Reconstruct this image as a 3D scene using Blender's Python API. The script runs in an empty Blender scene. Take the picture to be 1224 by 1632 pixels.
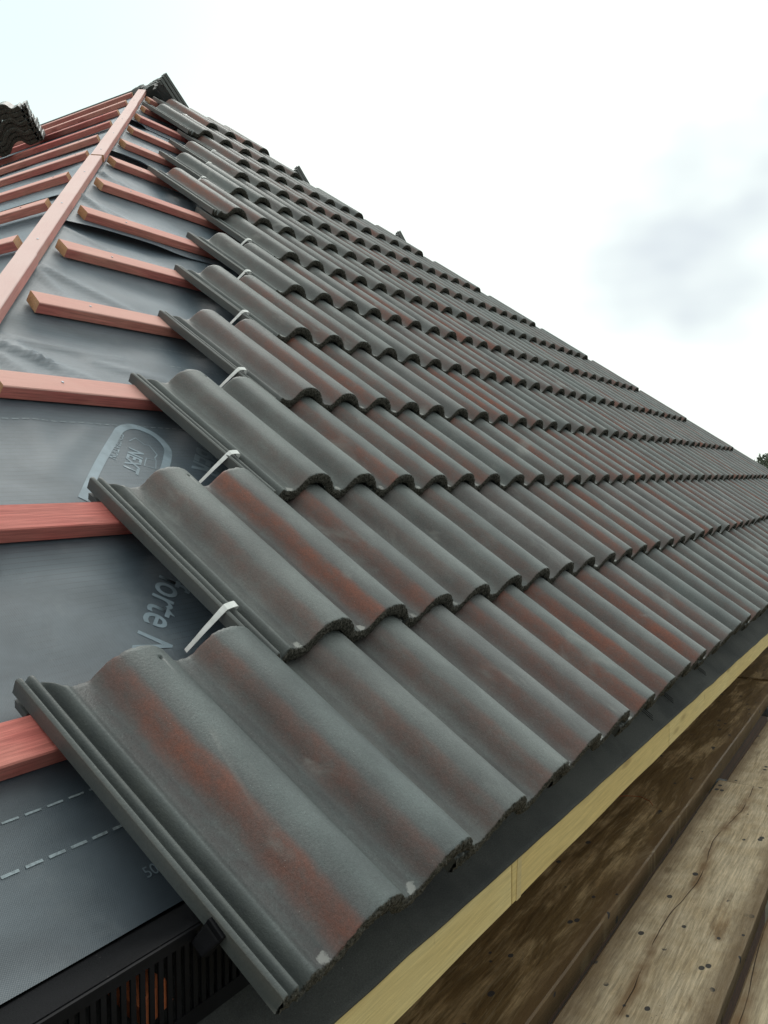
import bpy, math, random
from mathutils import Matrix, Vector, noise
R = math.radians
SC = bpy.context.scene
COL = SC.collection
random.seed(7)

# ------------------------------------------------------------------ camera
cam_d = bpy.data.cameras.new('camera')
cam = bpy.data.objects.new('camera', cam_d)
COL.objects.link(cam)
cam_d.sensor_fit = 'VERTICAL'
cam_d.sensor_height = 36.0
cam_d.lens = 1344.0 / 1632.0 * 36.0
cam_d.clip_start = 0.01
cam_d.clip_end = 3000
CR = Matrix(((0.5421462, 0.0368411, -0.8394761), (-0.840267, 0.0173801, -0.5418942), (-0.0053738, 0.99917, 0.0403789)))
CAM = Vector((-0.49795, -0.44477, 0.43079))
cam.matrix_world = Matrix.Translation(CAM) @ CR.to_4x4()
SC.camera = cam

# ------------------------------------------------------------------ light, sky, exposure
SUN_EL, SUN_ROT = R(47), R(42)
SC.view_settings.view_transform = 'Standard'
SC.view_settings.look = 'None'
SC.view_settings.exposure = 0.14
SC.view_settings.gamma = 1.0
world = bpy.data.worlds.new('World')
SC.world = world
world.use_nodes = True
wn = world.node_tree
for n in list(wn.nodes): wn.nodes.remove(n)
def wnode(t, **k):
    n = wn.nodes.new(t)
    for a, b in k.items(): setattr(n, a, b)
    return n
w_out = wnode('ShaderNodeOutputWorld'); w_bg = wnode('ShaderNodeBackground')
w_bg.inputs['Strength'].default_value = 0.115
sky = wnode('ShaderNodeTexSky', sky_type='NISHITA')
sky.sun_disc = False; sky.sun_elevation = SUN_EL; sky.sun_rotation = SUN_ROT
sky.air_density = 1.0; sky.dust_density = 2.0
w_tc = wnode('ShaderNodeTexCoord')
w_n = wnode('ShaderNodeTexNoise'); w_n.inputs['Scale'].default_value = 2.1; w_n.inputs['Detail'].default_value = 4; w_n.inputs['Roughness'].default_value = 0.5
w_map = wnode('ShaderNodeMapping'); w_map.inputs['Location'].default_value = (0.35, 1.9, 0.6); w_map.inputs['Scale'].default_value = (1, 1, 1.7)
w_r = wnode('ShaderNodeValToRGB')
e = w_r.color_ramp.elements
e[0].position = 0.36; e[0].color = (5.7, 6.2, 6.5, 1)
e[1].position = 0.62; e[1].color = (8.1, 8.75, 8.2, 1)
m = w_r.color_ramp.elements.new(0.47); m.color = (8.0, 8.65, 8.25, 1)
w_mix = wnode('ShaderNodeMix', data_type='RGBA'); w_mix.inputs['Factor'].default_value = 0.93
L = wn.links.new
L(w_tc.outputs['Generated'], w_map.inputs['Vector']); L(w_map.outputs['Vector'], w_n.inputs['Vector'])
w_d3 = wnode('ShaderNodeVectorMath', operation='DOT_PRODUCT'); w_d3.inputs[1].default_value = (0.962, 0.04, 0.26)
w_m3 = wnode('ShaderNodeMapRange', interpolation_type='SMOOTHSTEP')
for i_, v_ in zip((1, 2, 3, 4), (0.90, 0.99, 0.25, 0.01)): w_m3.inputs[i_].default_value = v_
w_add = wnode('ShaderNodeMath', operation='ADD')
L(w_tc.outputs['Generated'], w_d3.inputs[0]); L(w_d3.outputs['Value'], w_m3.inputs[0])
L(w_n.outputs['Fac'], w_add.inputs[0]); L(w_m3.outputs[0], w_add.inputs[1]); L(w_add.outputs[0], w_r.inputs['Fac'])
w_d2 = wnode('ShaderNodeVectorMath', operation='DOT_PRODUCT'); w_d2.inputs[1].default_value = (0.44, 0.72, 0.53)
w_m2 = wnode('ShaderNodeMapRange', interpolation_type='SMOOTHSTEP')
for i_, v_ in zip((1, 2, 3, 4), (0.94, 1.0, 0.0, 0.95)): w_m2.inputs[i_].default_value = v_
w_c2 = wnode('ShaderNodeMix', data_type='RGBA'); w_c2.inputs[7].default_value = (6.0, 7.8, 7.7, 1)
L(w_tc.outputs['Generated'], w_d2.inputs[0]); L(w_d2.outputs['Value'], w_m2.inputs[0]); L(w_m2.outputs[0], w_c2.inputs[0]); L(w_r.outputs['Color'], w_c2.inputs[6])
L(sky.outputs['Color'], w_mix.inputs[6]); L(w_c2.outputs[2], w_mix.inputs[7])
w_dot = wnode('ShaderNodeVectorMath', operation='DOT_PRODUCT'); w_dot.inputs[1].default_value = (0.50, 0.72, 0.48)
w_mr = wnode('ShaderNodeMapRange', interpolation_type='SMOOTHSTEP')
for i_, v_ in zip((1, 2, 3, 4), (-0.75, 0.42, 0.42, 1.05)): w_mr.inputs[i_].default_value = v_
w_mul = wnode('ShaderNodeMix', data_type='RGBA', blend_type='MULTIPLY'); w_mul.inputs['Factor'].default_value = 1.0
L(w_tc.outputs['Generated'], w_dot.inputs[0]); L(w_dot.outputs['Value'], w_mr.inputs[0]); L(w_mix.outputs[2], w_mul.inputs[6]); L(w_mr.outputs[0], w_mul.inputs[7])
L(w_mul.outputs[2], w_bg.inputs['Color']); L(w_bg.outputs['Background'], w_out.inputs['Surface'])

sun_d = bpy.data.lights.new('sun', 'SUN'); sun_d.energy = 0.9; sun_d.angle = R(28); sun_d.color = (1.0, 0.97, 0.92)
sun = bpy.data.objects.new('sun', sun_d); COL.objects.link(sun)
_d = Vector((math.sin(SUN_ROT) * math.cos(SUN_EL), math.cos(SUN_ROT) * math.cos(SUN_EL), math.sin(SUN_EL)))
sun.rotation_euler = _d.to_track_quat('Z', 'Y').to_euler()

# ------------------------------------------------------------------ roof frames
PIT = R(38.5); T = math.tan(PIT); CP, SP = math.cos(PIT), math.sin(PIT)
G = 0.328          # gauge between courses
RP = 0.15          # roll pitch
F1 = Matrix(((1, 0, 0, 0), (0, CP, -SP, 0), (0, SP, CP, 0), (0, 0, 0, 1)))
HK = 0.9648
A2 = math.atan(T * HK); C2, S2 = math.cos(A2), math.sin(A2)
F2 = Matrix(((0, C2, -S2, 0), (1, 0, 0, 0), (0, S2, C2, 0.4872), (0, 0, 0, 1)))      # u2 = +Y, v2 up slope, n2 out
XA = 3.1
def ZM(x):                        # underlay height along the near hip
    return T * (HK * x + 0.6141) - 0.0971
# far slope: mirror of slope 2 about x = XA
F3 = Matrix(((0, -C2, S2, 2 * XA), (1, 0, 0, 0), (0, S2, C2, 0.4872), (0, 0, 0, 1)))
# membrane (n=-0.076) : left hip u as function of v
def hip_u(v, n=-0.076):
    y = v * CP - n * SP
    return (y - 0.6141) / HK
def hip_ur(v, n=-0.076):
    return 2 * XA - hip_u(v, n)

# ------------------------------------------------------------------ mesh helpers
def mesh_obj(name, verts, faces, mat, parent=None, M=None, smooth=False, link=True):
    me = bpy.data.meshes.new(name)
    me.from_pydata([tuple(v) for v in verts], [], faces)
    me.validate(); me.update()
    if smooth:
        me.polygons.foreach_set('use_smooth', [True] * len(me.polygons))
    if mat is not None:
        for mm in (mat if isinstance(mat, (list, tuple)) else [mat]): me.materials.append(mm)
    o = bpy.data.objects.new(name, me)
    if link: COL.objects.link(o)
    if parent is not None: o.parent = parent
    if M is not None: o.matrix_world = M if parent is None else o.matrix_world
    return o

def tag(o, label=None, cat=None, group=None, kind=None):
    if label: o['label'] = label
    if cat: o['category'] = cat
    if group: o['group'] = group
    if kind: o['kind'] = kind
    elif cat: o['kind'] = 'thing'
    return o

class MB:
    def __init__(s): s.v = []; s.f = []
    def add(s, vs, fs):
        b = len(s.v); s.v += [tuple(x) for x in vs]; s.f += [[i + b for i in f] for f in fs]
    def box(s, x0, x1, y0, y1, z0, z1, c=0.0):
        if c <= 0:
            vs = [(x, y, z) for z in (z0, z1) for y in (y0, y1) for x in (x0, x1)]
            s.add(vs, [(0, 2, 3, 1), (4, 5, 7, 6), (0, 1, 5, 4), (2, 6, 7, 3), (0, 4, 6, 2), (1, 3, 7, 5)])
    def hexa(s, P):      # 8 points: bottom 4 ccw, top 4 ccw
        s.add(P, [(3, 2, 1, 0), (4, 5, 6, 7), (0, 1, 5, 4), (1, 2, 6, 5), (2, 3, 7, 6), (3, 0, 4, 7)])
    def tube(s, pts, r, n=10, cap=True):
        pts = [Vector(p) for p in pts]; b = len(s.v); fr = []
        up = None
        for i, p in enumerate(pts):
            d = (pts[min(i + 1, len(pts) - 1)] - pts[max(i - 1, 0)]).normalized()
            if up is None: up = d.orthogonal().normalized()
            up = (up - d * up.dot(d)).normalized(); w = d.cross(up)
            rr = r[i] if isinstance(r, (list, tuple)) else r
            for k in range(n):
                a = 2 * math.pi * k / n
                s.v.append(tuple(p + (up * math.cos(a) + w * math.sin(a)) * rr))
        for i in range(len(pts) - 1):
            for k in range(n):
                a = b + i * n + k; c = b + i * n + (k + 1) % n
                s.f.append([a, c, c + n, a + n])
        if cap:
            s.f.append([b + k for k in range(n)][::-1]); e = b + (len(pts) - 1) * n
            s.f.append([e + k for k in range(n)])
    def build(s, name, mat, parent=None, M=None, smooth=False, bevel=0.0):
        o = mesh_obj(name, s.v, s.f, mat, parent, M, smooth)
        if bevel > 0:
            bm = o.modifiers.new('edge', 'BEVEL'); bm.width = bevel; bm.segments = 2; bm.limit_method = 'ANGLE'; bm.angle_limit = R(40)
        return o

# ------------------------------------------------------------------ material helpers
class NT:
    def __init__(s, name):
        s.m = bpy.data.materials.new(name); s.m.use_nodes = True; s.t = s.m.node_tree
        for n in list(s.t.nodes): s.t.nodes.remove(n)
        s.out = s.t.nodes.new('ShaderNodeOutputMaterial'); s.b = s.t.nodes.new('ShaderNodeBsdfPrincipled')
        s.t.links.new(s.b.outputs[0], s.out.inputs[0]); s.tc = None
    def link(s, a, b): s.t.links.new(a, b)
    def setin(s, sock, v):
        if hasattr(v, 'is_linked') or isinstance(v, bpy.types.NodeSocket): s.link(v, sock)
        else:
            if isinstance(v, (tuple, list)) and len(v) == 3 and sock.type == 'RGBA': v = (*v, 1)
            sock.default_value = v
    def coord(s, which='Object'):
        if s.tc is None: s.tc = s.t.nodes.new('ShaderNodeTexCoord')
        return s.tc.outputs[which]
    def math(s, op, a, b=0.0, c=0.0, clamp=False):
        n = s.t.nodes.new('ShaderNodeMath'); n.operation = op; n.use_clamp = clamp
        s.setin(n.inputs[0], a); s.setin(n.inputs[1], b); s.setin(n.inputs[2], c); return n.outputs[0]
    def mapping(s, v, loc=(0, 0, 0), rot=(0, 0, 0), sc=(1, 1, 1)):
        n = s.t.nodes.new('ShaderNodeMapping'); s.setin(n.inputs[0], v)
        s.setin(n.inputs[1], loc); s.setin(n.inputs[2], rot); s.setin(n.inputs[3], sc); return n.outputs[0]
    def noise(s, v, scale, detail=3, rough=0.5, dist=0.0, out='Fac'):
        n = s.t.nodes.new('ShaderNodeTexNoise'); s.setin(n.inputs['Vector'], v); s.setin(n.inputs['Scale'], scale)
        n.inputs['Detail'].default_value = detail; n.inputs['Roughness'].default_value = rough; n.inputs['Distortion'].default_value = dist
        return n.outputs[out]
    def voro(s, v, scale, feature='F1', rnd=1.0, out='Distance'):
        n = s.t.nodes.new('ShaderNodeTexVoronoi'); n.feature = feature; s.setin(n.inputs['Vector'], v); s.setin(n.inputs['Scale'], scale)
        n.inputs['Randomness'].default_value = rnd; return n.outputs[out]
    def wave(s, v, scale, dist=0.0, detail=2, dscale=1.0, direction='X', typ='BANDS'):
        n = s.t.nodes.new('ShaderNodeTexWave'); n.wave_type = typ; n.bands_direction = direction
        s.setin(n.inputs['Vector'], v); s.setin(n.inputs['Scale'], scale); s.setin(n.inputs['Distortion'], dist)
        n.inputs['Detail'].default_value = detail; n.inputs['Detail Scale'].default_value = dscale
        return n.outputs['Fac']
    def ramp(s, f, stops, interp='LINEAR'):
        n = s.t.nodes.new('ShaderNodeValToRGB'); s.setin(n.inputs[0], f); n.color_ramp.interpolation = interp
        el = n.color_ramp.elements
        while len(el) < len(stops): el.new(0.5)
        for i, (p, c) in enumerate(stops):
            el[i].position = p
            el[i].color = (*c, 1) if isinstance(c, (tuple, list)) else (c, c, c, 1)
        return n.outputs[0]
    def mix(s, f, a, b, mode='MIX'):
        n = s.t.nodes.new('ShaderNodeMix'); n.data_type = 'RGBA'; n.blend_type = mode
        s.setin(n.inputs[0], f); s.setin(n.inputs[6], a); s.setin(n.inputs[7], b); return n.outputs[2]
    def smooth(s, v, a, b):
        n = s.t.nodes.new('ShaderNodeMapRange'); n.interpolation_type = 'SMOOTHSTEP'
        s.setin(n.inputs[0], v); n.inputs[1].default_value = a; n.inputs[2].default_value = b; n.inputs[3].default_value = 0; n.inputs[4].default_value = 1
        return n.outputs[0]
    def sep(s, v):
        n = s.t.nodes.new('ShaderNodeSeparateXYZ'); s.setin(n.inputs[0], v); return n.outputs
    def comb(s, x, y, z):
        n = s.t.nodes.new('ShaderNodeCombineXYZ'); s.setin(n.inputs[0], x); s.setin(n.inputs[1], y); s.setin(n.inputs[2], z); return n.outputs[0]
    def objinfo(s):
        return s.t.nodes.new('ShaderNodeObjectInfo').outputs
    def bump(s, h, dist=0.001, strength=1.0, normal=None):
        n = s.t.nodes.new('ShaderNodeBump'); s.setin(n.inputs['Height'], h); n.inputs['Distance'].default_value = dist; n.inputs['Strength'].default_value = strength
        if normal is not None: s.link(normal, n.inputs['Normal'])
        return n.outputs[0]
    def fin(s, color=None, rough=None, normal=None, **k):
        if color is not None: s.setin(s.b.inputs['Base Color'], color)
        if rough is not None: s.setin(s.b.inputs['Roughness'], rough)
        if normal is not None: s.link(normal, s.b.inputs['Normal'])
        for a, b in k.items(): s.setin(s.b.inputs[a.replace('_', ' ')], b)
        return s.m

# ---- concrete tile
def make_tile_mat():
    n = NT('tile_concrete')
    oi = n.objinfo(); P = n.coord(); x, y, z = n.sep(P)
    rnd = oi['Random']; off = n.math('MULTIPLY', rnd, 37.0)
    r_, g_, b_ = n.sep(oi['Color'])
    Pv = n.t.nodes.new('ShaderNodeVectorMath'); Pv.operation = 'ADD'; n.setin(Pv.inputs[0], P); n.link(n.comb(off, n.math('MULTIPLY', rnd, 91.0), off), Pv.inputs[1]); PR = Pv.outputs[0]
    # base: mottled grey green
    big = n.noise(n.mapping(PR, sc=(1.6, 1, 1)), 9, 3, 0.55)
    base = n.mix(n.smooth(big, 0.30, 0.70), (0.080, 0.094, 0.093), (0.136, 0.157, 0.153))
    tone = n.ramp(b_, [(0.0, (0.80, 0.84, 0.86)), (0.45, (1, 1, 1)), (1.0, (1.12, 1.0, 1.02))])
    base = n.mix(1.0, base, tone, 'MULTIPLY')
    # streaks: one on the flank of each roll
    col = base
    for xc, amt, sd in ((0.108, r_, 0.0), (0.258, g_, 5.0)):
        wob = n.noise(n.mapping(PR, loc=(sd, sd, 0), sc=(0.2, 1, 0.2)), 7, 2, 0.5)
        d = n.math('SUBTRACT', x, n.math('ADD', xc - 0.007, n.math('MULTIPLY', wob, 0.014)))
        prof = n.math('MULTIPLY', n.math('SUBTRACT', 1.0, n.smooth(d, 0.002, 0.0125)), n.smooth(d, -0.021, -0.003))
        lon = n.smooth(n.noise(n.mapping(PR, loc=(0, sd * 2, sd), sc=(0.6, 1.2, 0.6)), 5.5, 2, 0.5), 0.33, 0.62)
        grain = n.noise(n.mapping(PR, sc=(1.0, 0.6, 1.0)), 60, 4, 0.7)
        gm = n.smooth(grain, 0.25, 0.68)
        f = n.math('MULTIPLY', n.math('MULTIPLY', prof, n.math('ADD', 0.52, n.math('MULTIPLY', lon, 0.48))), n.math('ADD', 0.55, n.math('MULTIPLY', gm, 0.45)))
        # darker purple-brown halo then rust core
        wide = n.math('SUBTRACT', 1.0, n.smooth(n.math('ABSOLUTE', n.math('SUBTRACT', x, xc - 0.012)), 0.012, 0.048))
        halo = n.math('MULTIPLY', wide, n.math('ADD', 0.22, n.math('MULTIPLY', amt, 0.5)), clamp=True)
        halo = n.math('MULTIPLY', halo, n.math('ADD', 0.45, n.math('MULTIPLY', gm, 0.75)), clamp=True)
        col = n.mix(halo, col, (0.072, 0.056, 0.058))
        col = n.mix(n.math('MULTIPLY', n.math('MULTIPLY', f, amt), 1.05, clamp=True), col, n.mix(grain, (0.175, 0.048, 0.028), (0.275, 0.083, 0.044)))
    # fine sand grain
    fine = n.noise(PR, 900, 2, 0.6)
    col = n.mix(0.28, col, n.mix(1.0, col, n.ramp(fine, [(0.32, 0.35), (0.68, 1.9)]), 'MULTIPLY'))
    med = n.noise(PR, 330, 3, 0.7)
    col = n.mix(0.20, col, n.mix(1.0, col, n.ramp(med, [(0.34, 0.30), (0.66, 1.85)]), 'MULTIPLY'))
    dots = n.voro(PR, 190)
    spk = n.math('MULTIPLY', n.math('SUBTRACT', 1.0, n.smooth(dots, 0.05, 0.12)), n.smooth(n.noise(PR, 31, 2, 0.5), 0.52, 0.66))
    col = n.mix(n.math('MULTIPLY', spk, 0.5), col, (0.42, 0.43, 0.42))
    # interlock channel: dull bluish, dirty
    chan = n.math('MULTIPLY', n.math('SUBTRACT', 1.0, n.smooth(x, 0.054, 0.061)), 0.65)
    col = n.mix(chan, col, n.mix(n.noise(PR, 55, 3, 0.6), (0.055, 0.062, 0.07), (0.12, 0.125, 0.115)))
    # pale scuffs
    scn = n.noise(n.mapping(PR, sc=(1, 0.45, 1)), 13, 4, 0.6, 0.6)
    col = n.mix(n.math('MULTIPLY', n.smooth(scn, 0.60, 0.76), 0.50), col, (0.29, 0.285, 0.27))
    # lime bloom where the pan meets the tail
    wn_ = n.noise(PR, 120, 3, 0.6)
    for xc, sd in ((0.080, 0.0), (0.230, 3.0)):
        dx = n.math('DIVIDE', n.math('SUBTRACT', x, xc), 0.0085); dy = n.math('DIVIDE', n.math('SUBTRACT', y, 0.006), 0.0070)
        dd = n.math('ADD', n.math('MULTIPLY', dx, dx), n.math('MULTIPLY', dy, dy))
        dd = n.math('ADD', dd, n.math('MULTIPLY', n.math('SUBTRACT', wn_, 0.5), 5.0))
        am = n.smooth(n.math('FRACT', n.math('ADD', n.math('MULTIPLY', rnd, 17.3), sd)), 0.05, 0.5)
        col = n.mix(n.math('MULTIPLY', n.math('SUBTRACT', 1.0, n.smooth(dd, 0.25, 1.3)), n.math('MULTIPLY', am, 0.65)), col, (0.50, 0.50, 0.48))
    # uncoated tail face and underside: coarse aggregate
    agg = n.noise(PR, 330, 4, 0.75)
    raw = n.mix(n.smooth(agg, 0.35, 0.68), (0.026, 0.026, 0.022), (0.145, 0.136, 0.118))
    fm = n.math('SUBTRACT', 1.0, n.smooth(n.math('ADD', y, n.math('MULTIPLY', n.math('SUBTRACT', n.noise(PR, 260, 2, 0.6), 0.5), 0.004)), 0.0008, 0.0022))
    col = n.mix(fm, col, raw)
    side = n.math('SUBTRACT', 1.0, n.smooth(x, 0.0195, 0.0215))
    col = n.mix(n.math('MULTIPLY', side, 0.7), col, n.mix(agg, (0.08, 0.078, 0.07), (0.2, 0.195, 0.175)))
    # nail hole stain
    h = n.math('ADD', n.math('MULTIPLY', fine, 0.5), n.math('MULTIPLY', n.noise(PR, 300, 3, 0.6), 0.8))
    b1 = n.bump(n.math('MULTIPLY', h, n.math('ADD', 1.0, n.math('MULTIPLY', fm, 4.0))), 0.0011, 0.55)
    return n.fin(col, n.math('ADD', n.math('ADD', 0.40, n.math('MULTIPLY', fine, 0.20)), n.math('MULTIPLY', fm, 0.35)), b1, Specular_IOR_Level=n.math('MULTIPLY', n.math('SUBTRACT', 1.0, n.math('MULTIPLY', fm, 0.8)), 0.62))
M_TILE = make_tile_mat()

# ---- timber (local x = length)
def z_(n, P): return n.sep(P)[2]
def timber_mat(name, ca, cb, cdeep, grain=0.5, rough=0.75, bump=0.0010, knots=True, top=None, tz=0.0235):
    n = NT(name); oi = n.objinfo(); P = n.coord(); rnd = oi['Random']
    off = n.comb(n.math('MULTIPLY', rnd, 53.0), n.math('MULTIPLY', rnd, 11.0), n.math('MULTIPLY', rnd, 29.0))
    Pv = n.t.nodes.new('ShaderNodeVectorMath'); Pv.operation = 'ADD'; n.setin(Pv.inputs[0], P); n.link(off, Pv.inputs[1]); PR = Pv.outputs[0]
    g1 = n.noise(n.mapping(PR, sc=(3, 70, 70)), 4.0, 5, 0.65, 0.4)
    g2 = n.noise(n.mapping(PR, sc=(1.5, 9, 9)), 1.7, 3, 0.5)
    blot = n.noise(n.mapping(PR, sc=(1.0, 2.2, 2.2)), 4.2, 3, 0.6, 0.3)
    col = n.mix(n.smooth(blot, 0.34, 0.66), ca, cb)
    tone = n.math('FRACT', n.math('MULTIPLY', rnd, 7.77))
    col = n.mix(n.math('MULTIPLY', n.smooth(tone, 0.45, 1.0), 0.55), col, cdeep)
    col = n.mix(n.math('MULTIPLY', n.smooth(g2, 0.5, 0.75), 0.45), col, cdeep)
    col = n.mix(grain, col, n.mix(1.0, col, n.ramp(g1, [(0.3, 0.42), (0.7, 1.5)]), 'MULTIPLY'))
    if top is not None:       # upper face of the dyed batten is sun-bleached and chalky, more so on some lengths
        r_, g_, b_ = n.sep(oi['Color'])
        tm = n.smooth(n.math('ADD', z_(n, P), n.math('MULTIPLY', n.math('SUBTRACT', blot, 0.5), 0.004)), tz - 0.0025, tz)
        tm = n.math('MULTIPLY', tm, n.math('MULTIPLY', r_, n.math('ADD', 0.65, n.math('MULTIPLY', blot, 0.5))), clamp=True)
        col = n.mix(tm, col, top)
    if knots:
        kv = n.voro(n.mapping(PR, sc=(3.0, 13, 13)), 1.25)
        km = n.math('SUBTRACT', 1.0, n.smooth(kv, 0.07, 0.17))
        col = n.mix(n.math('MULTIPLY', km, 0.7), col, n.mix(0.5, cdeep, (0.10, 0.04, 0.02)))
    tk = n.voro(n.mapping(PR, sc=(1, 0.45, 0.45)), 8.5)
    tkm = n.math('SUBTRACT', 1.0, n.smooth(n.math('ADD', tk, n.math('MULTIPLY', n.noise(PR, 80, 2, 0.6), 0.06)), 0.055, 0.085))
    col = n.mix(n.math('MULTIPLY', tkm, 0.55), col, (0.16, 0.07, 0.05))
    b1 = n.bump(n.math('ADD', g1, n.math('MULTIPLY', n.noise(PR, 700, 2, 0.6), 0.3)), bump, 0.7)
    return n.fin(col, rough, b1, Specular_IOR_Level=0.3)
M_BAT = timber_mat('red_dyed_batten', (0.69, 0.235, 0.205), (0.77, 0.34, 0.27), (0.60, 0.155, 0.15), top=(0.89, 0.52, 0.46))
M_BAT2 = timber_mat('red_batten_deep', (0.64, 0.17, 0.15), (0.74, 0.30, 0.25), (0.50, 0.09, 0.09))
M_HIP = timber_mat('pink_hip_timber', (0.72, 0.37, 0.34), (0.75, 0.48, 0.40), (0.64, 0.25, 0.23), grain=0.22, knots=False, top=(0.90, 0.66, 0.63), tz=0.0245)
M_CUT = timber_mat('cut_end_timber', (0.66, 0.38, 0.20), (0.72, 0.46, 0.27), (0.55, 0.26, 0.13), knots=False)
M_SPL = timber_mat('pale_yellow_timber', (0.66, 0.52, 0.26), (0.70, 0.57, 0.31), (0.62, 0.48, 0.22), grain=0.2, rough=0.6)
M_FAS = timber_mat('yellow_treated_timber', (0.76, 0.60, 0.28), (0.80, 0.65, 0.32), (0.70, 0.52, 0.21), grain=0.28, rough=0.75)

def board_mat(name, dry, mid, wet, wetness, spots, cracks=(), ringamt=0.35):
    n = NT(name); P = n.coord(); x, y, z = n.sep(P)
    # cathedral grain: long bands that wander slowly along the board
    wand = n.noise(n.comb(n.math('MULTIPLY', x, 1.3), n.math('MULTIPLY', y, 3.0), 0.0), 1.0, 2, 0.5)
    wand2 = n.noise(n.comb(n.math('MULTIPLY', x, 5.0), n.math('MULTIPLY', y, 12.0), 3.0), 1.0, 2, 0.5)
    yy = n.math('ADD', y, n.math('ADD', n.math('MULTIPLY', wand, 0.16), n.math('MULTIPLY', wand2, 0.018)))
    ring = n.noise(n.comb(n.math('MULTIPLY', x, 0.35), n.math('MULTIPLY', yy, 62.0), 7.0), 1.0, 3, 0.6)
    fib = n.noise(n.mapping(P, sc=(5, 95, 95)), 2.0, 6, 0.75)
    blot = n.noise(n.mapping(P, sc=(0.8, 2.6, 2.6) if ringamt < .5 else (0.9, 6.0, 6.0)), 3.4, 6, 0.66, 0.3)
    wetm = n.smooth(n.math('ADD', blot, n.math('MULTIPLY', ring, 0.18)), wetness + 0.09, wetness + 0.24)
    col = n.mix(n.smooth(n.noise(P, 11, 5, 0.65), 0.35, 0.65), mid, dry)
    col = n.mix(wetm, wet, col)
    col = n.mix(n.math('MULTIPLY', n.smooth(ring, 0.50, 0.72), ringamt), col, n.mix(1.0, col, (0.42, 0.35, 0.27), 'MULTIPLY'))
    col = n.mix(0.55, col, n.mix(1.0, col, n.ramp(fib, [(0.36, 0.38), (0.64, 1.6)]), 'MULTIPLY'))
    ed = n.math('ADD', n.math('ABSOLUTE', y), n.math('MULTIPLY', n.noise(n.mapping(P, sc=(1, 3, 3)), 7, 5, 0.65), 0.055))
    col = n.mix(n.math('MULTIPLY', n.smooth(ed, 0.090, 0.138), 0.72), col, (0.130, 0.078, 0.038))
    ck = None
    for (c0, slope, amp, x0, x1) in cracks:
        f = n.noise(n.comb(n.math('MULTIPLY', x, 2.2), c0 * 40 + 2, 0.0), 1.0, 3, 0.38)
        d = n.math('ABSOLUTE', n.math('SUBTRACT', y, n.math('ADD', n.math('MULTIPLY', n.math('SUBTRACT', f, 0.5), amp), n.math('ADD', n.math('MULTIPLY', x, slope), c0))))
        on = n.math('MULTIPLY', n.smooth(x, x0, x0 + 0.08), n.math('SUBTRACT', 1.0, n.smooth(x, x1 - 0.08, x1)))
        k = n.math('MULTIPLY', n.math('SUBTRACT', 1.0, n.smooth(d, 0.0003, 0.0013)), n.math('MULTIPLY', on, n.smooth(n.noise(n.comb(n.math('MULTIPLY', x, 6.0), c0 * 9, 5.0), 1.0, 2, 0.5), 0.36, 0.52)))
        halo = n.math('MULTIPLY', n.math('SUBTRACT', 1.0, n.smooth(d, 0.0, 0.022)), n.math('MULTIPLY', on, n.smooth(n.noise(P, 6, 4, 0.65), 0.33, 0.62)))
        col = n.mix(n.math('MULTIPLY', halo, 0.8), col, (0.19, 0.10, 0.042))
        col = n.mix(n.math('MULTIPLY', k, 0.92), col, (0.03, 0.016, 0.009))
        ck = k if ck is None else n.math('MAXIMUM', ck, k)
    if ringamt > .5:      # raised summer-wood lines worn pale
        ln = n.noise(n.comb(n.math('MULTIPLY', x, 9.0), n.math('MULTIPLY', yy, 190.0), 1.0), 1.0, 3, 0.6)
        lmk = n.math('MULTIPLY', n.smooth(ln, 0.54, 0.64), n.smooth(n.noise(n.mapping(P, sc=(1, 3, 3)), 2.7, 3, 0.6), 0.44, 0.58))
        col = n.mix(n.math('MULTIPLY', lmk, 0.75), col, (0.23, 0.165, 0.095))
    kn = n.voro(n.mapping(P, loc=(0.3, 0.2, 0), sc=(1.0, 2.2, 1)), 2.6)
    km = n.math('SUBTRACT', 1.0, n.smooth(n.math('ADD', kn, n.math('MULTIPLY', n.noise(P, 30, 2, 0.5), 0.03)), 0.045, 0.085))
    col = n.mix(n.math('MULTIPLY', km, 0.55), col, (0.12, 0.075, 0.04))
    sp = n.voro(n.mapping(P, sc=(1, 1.5, 1)), 17); sw = n.noise(P, 110, 3, 0.6)
    siz = n.math('MULTIPLY', n.noise(P, 7, 1, 0.5), 0.16)
    spm = n.math('SUBTRACT', 1.0, n.smooth(n.math('SUBTRACT', n.math('ADD', sp, n.math('MULTIPLY', sw, 0.06)), siz), 0.085, 0.105))
    spm = n.math('MULTIPLY', spm, n.smooth(n.noise(P, 6.5, 2, 0.5), 0.44 - spots, 0.48 - spots))
    sm2 = n.math('MULTIPLY', n.math('SUBTRACT', 1.0, n.smooth(n.voro(P, 120), 0.10, 0.20)), n.smooth(n.noise(P, 15, 2, 0.5), 0.55, 0.64))
    col = n.mix(n.math('MAXIMUM', n.math('MULTIPLY', spm, 0.92), n.math('MULTIPLY', sm2, 0.55)), col, (0.030, 0.031, 0.038))
    h = n.math('ADD', n.math('MULTIPLY', fib, 0.6), n.math('MULTIPLY', ring, 0.7))
    if ck is not None: h = n.math('SUBTRACT', h, n.math('MULTIPLY', ck, 2.5))
    b1 = n.bump(h, 0.0015, 0.7)
    return n.fin(col, n.math('ADD', 0.52, n.math('MULTIPLY', wetm, 0.26)), b1, Specular_IOR_Level=0.3)
M_B1 = board_mat('wet_brown_board', (0.42, 0.30, 0.165), (0.27, 0.178, 0.088), (0.150, 0.094, 0.042), 0.47, 0.01, ringamt=0.6)
M_B2 = board_mat('dry_pale_board', (0.62, 0.505, 0.36), (0.50, 0.385, 0.25), (0.27, 0.175, 0.092), 0.30, 0.05, cracks=((0.040, -0.004, 0.11, 0.9, 3.2),))
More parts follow.
